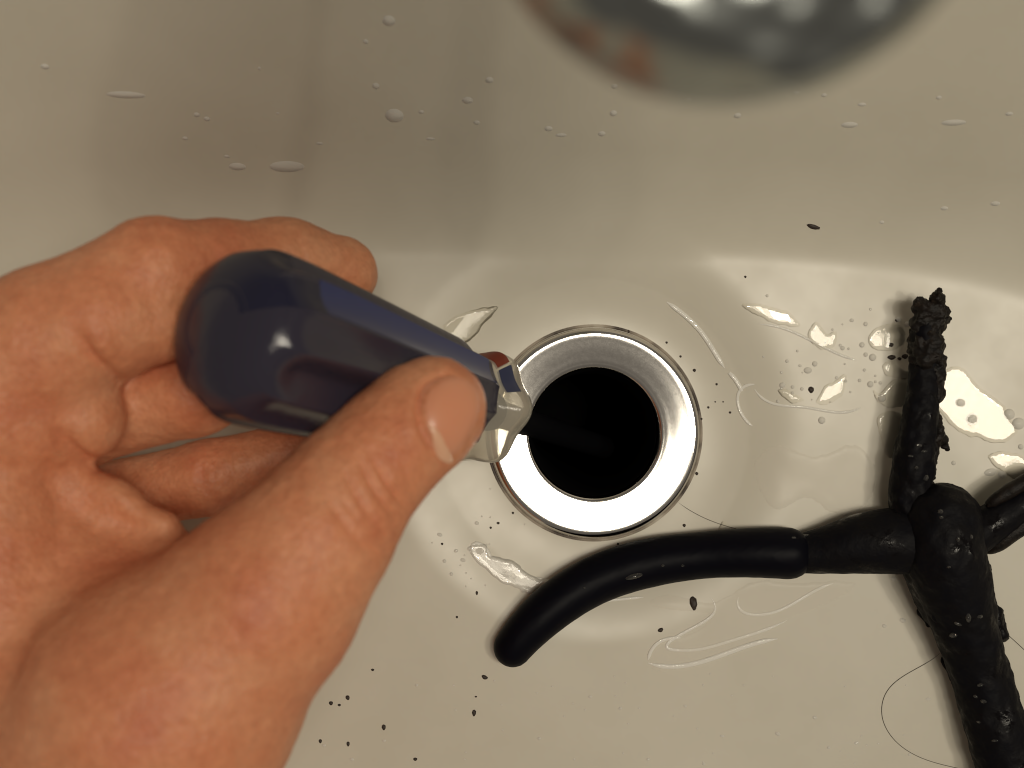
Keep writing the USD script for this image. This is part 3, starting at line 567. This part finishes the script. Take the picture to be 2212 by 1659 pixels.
FLD = [(1775, 908, 8, 8), (1700, 780, 4, 4), (1728, 790, 4, 3), (1820, 752, 5, 5), (1732, 840, 4, 4), (1690, 832, 7, 6), (1712, 836, 4, 4), (1745, 800, 9, 7), (1760, 786, 6, 6), (1870, 766, 5, 5), (1885, 772, 8, 8), (1862, 745, 6, 6), (1940, 690, 6, 6), (1960, 700, 6, 6), (1905, 860, 9, 9), (1880, 830, 7, 7), (2075, 870, 12, 10), (2100, 905, 14, 12), (2180, 895, 12, 12), (2200, 915, 14, 13), (1870, 700, 5, 5), (1840, 692, 5, 4), (2205, 965, 6, 6), (2060, 1000, 5, 5), (2140, 1020, 14, 8), (2165, 1025, 10, 8),
       (950, 1155, 6, 4), (1030, 1130, 5, 4), (1015, 1185, 6, 5), (985, 1190, 5, 4), (1000, 1210, 6, 4), (975, 1240, 4, 4), (960, 1212, 4, 4), (1130, 1275, 6, 5), (1560, 1590, 5, 3), (1480, 1525, 4, 3), (1760, 1550, 5, 4), (1680, 1585, 6, 4), (1340, 1530, 4, 3), (1275, 1505, 4, 3), (2005, 1510, 6, 3), (1850, 1605, 6, 3), (1165, 1595, 4, 3), (1965, 1630, 4, 3), (1790, 1615, 4, 3), (1950, 1340, 7, 5), (1910, 1352, 5, 4), (1930, 1250, 6, 5), (1100, 1340, 3, 3), (700, 1610, 4, 3), (760, 1640, 5, 3), (830, 1600, 4, 3), (900, 1480, 3, 3), (1400, 1640, 4, 3), (1520, 1650, 4, 3), (1240, 1640, 3, 2)]
FLD += [(random.gauss(1790, 70), random.gauss(790, 60), q, q) for q in np.linspace(2, 4, 26)] + [(random.uniform(980, 2000), random.uniform(1450, 1650), 2.2, 1.6) for _ in range(36)] + [(random.gauss(1010, 45), random.gauss(1190, 50), 2, 2) for _ in range(14)]
fl = {0: 'single clear water drop below the moustache shaped pool', 17: 'round drop standing in the middle of the large pale pool', 24: 'elongated drop above the short right arm'}
placed('water_bead', ('bead', dome(hh=.5)), 'soapy_glint_water', [(u, v, a, b, random.uniform(-.4, .4)) for u, v, a, b in FLD], lambda u, v: 'tiny bead of water on the basin floor ' + bz(u, v), 'water drop', lambda u, v: 'water beads on the basin floor ' + bz(u, v), fl)  # bulb glints on the beads are painted in as milky white

def upon(mesh_paths, spots, label, group):
    ref = None
    ms = [trimesh.Trimesh(np.array(UsdGeom.Mesh(c).GetPointsAttr().Get()), np.array(UsdGeom.Mesh(c).GetFaceVertexIndicesAttr().Get()).reshape(-1, 3), process=False) for c in part.GetChildren()]
    m = trimesh.util.concatenate(ms); o = np.array([0, 0, CAMZ])
    for u, v, sx, sy, rot in spots:
        sx, sy = sx * .75, sy * .75; d = P(u, v, 0.) - o; loc, ir, it = m.ray.intersects_location(o[None], d[None] / np.linalg.norm(d), multiple_hits=False)
        if not len(loc): continue
        p, n = loc[0], m.face_normals[it[0]]; n = n + np.array([0, 0, .6]); n /= np.linalg.norm(n); sc = K * (CAMZ - p[2])
        ex = np.cross([0, 1, 0], n); ex /= np.linalg.norm(ex); ey = np.cross(n, ex); c, q = math.cos(rot), math.sin(rot)
        ax, ay = (c * ex + q * ey) * sx * sc, (-q * ex + c * ey) * sy * sc
        x = UsdGeom.Xform.Define(stage, path('water_bead')); x.AddTransformOp().Set(Gf.Matrix4d(*ax, 0, *ay, 0, *(n * min(sx, sy) * sc * 1.3), 0, *p, 1))
        pr = x.GetPrim()
        if ref is None: ref = pr.GetPath(); usdkit.mesh(stage, ref.pathString + '/bead', dome(hh=.6), M['water'], smooth=True)
        else: pr.GetReferences().AddInternalReference(ref); pr.SetInstanceable(True)
        tag(pr, label, 'water drop', group)
upon(None, [(1370, 1245, 26, 8, .25), (1432, 1222, 5, 4, 0), (1475, 1222, 5, 4, 0), (1740, 1157, 12, 5, .1), (1715, 1162, 7, 4, 0), (2032, 1105, 8, 7, 0), (2034, 1118, 6, 5, 0), (2098, 1160, 6, 7, 0), (2070, 1165, 6, 8, 0), (2092, 1335, 8, 14, .2), (2070, 1348, 12, 6, -.4), (2117, 1332, 9, 6, 0), (2060, 1372, 12, 8, .3),
    (2000, 1032, 9, 10, 0), (1985, 962, 9, 5, 0), (1996, 975, 11, 4, 0), (1968, 985, 9, 4, 0), (1980, 1010, 6, 6, 0), (2118, 1480, 9, 5, .3), (2108, 1505, 7, 5, -.3), (2125, 1515, 9, 6, 0), (2115, 1560, 7, 4, 0), (2050, 1225, 5, 4, 0), (2150, 1600, 10, 4, .2), (1215, 1395, 3, 3, 0), (1262, 1270, 4, 3, 0)],
    'small wet glint of water on the slimy black stopper', 'water beads on the black stopper')

def crumb(seed):
    m = trimesh.creation.icosphere(2, 1.0); v = np.array(m.vertices); v *= (0.55 + .9 * meshkit.fbm(v * 1.6 + seed * 3.1, 3, seed))[:, None]; v[:, 2] *= .6; return v, np.array(m.faces)
SPK = [(1757, 490, 17, 6, -.3), (1498, 1303, 9, 17, .1), (1427, 1361, 7, 5, .5), (1047, 1463, 8, 5, -.4), (1024, 1540, 5, 8, -.1), (715, 1519, 5, 5, 0), (751, 1507, 5, 6, .3), (733, 1523, 4, 3, 0), (829, 1571, 5, 7, 0), (692, 1601, 4, 5, 0), (752, 1607, 4, 6, 0), (897, 1640, 5, 4, 0), (805, 1447, 4, 3, 0), (1030, 1281, 3, 5, 0), (1028, 1505, 3, 2, 0), (987, 1333, 3, 3, 0), (1925, 745, 6, 5, .2), (1926, 772, 10, 6, .1), (1955, 770, 8, 6, .2), (1943, 775, 5, 4, 0), (1938, 692, 5, 4, 0), (1752, 842, 7, 8, 0),
       (1610, 598, 3, 3, 0), (1358, 716, 3, 4, 0), (1530, 880, 3, 3, 0), (1505, 1023, 4, 4, 0), (1478, 1135, 4, 4, 0), (1440, 740, 3, 3, 0), (1500, 800, 4, 4, 0), (1577, 891, 3, 3, 0), (1548, 830, 3, 3, 0), (1395, 1170, 3, 3, 0), (1076, 1130, 4, 3, 0), (1060, 1140, 3, 3, 0), (955, 1175, 3, 3, 0), (1470, 770, 3, 3, 0), (1545, 868, 2, 2, 0), (1562, 868, 2, 2, 0), (1015, 990, 5, 3, 0), (1335, 1175, 3, 3, 0), (1515, 905, 3, 3, 0), (1108, 1108, 3, 3, 0)]
spl = {0: 'ragged dark crumb alone at the foot of the back wall', 1: 'largest black crumb, below the middle of the curved arm', 2: 'black crumb just left of and below the largest one', 3: 'dark crumb below the rounded tip of the curved arm', 16: 'black crumb floating beside the bright blob left of the rod', 17: 'wide black crumb touching the left side of the rod', 21: 'brown crumb above the moustache shaped pool'}
placed('dirt_speck', ('crumb', crumb(2)), 'dirt', [(u, v, a * .85, b * .85, r) for u, v, a, b, r in SPK], lambda u, v: 'tiny black speck of dirt on the basin floor ' + sz(u, v), 'dirt speck', lambda u, v: 'black specks of dirt ' + sz(u, v), spl)
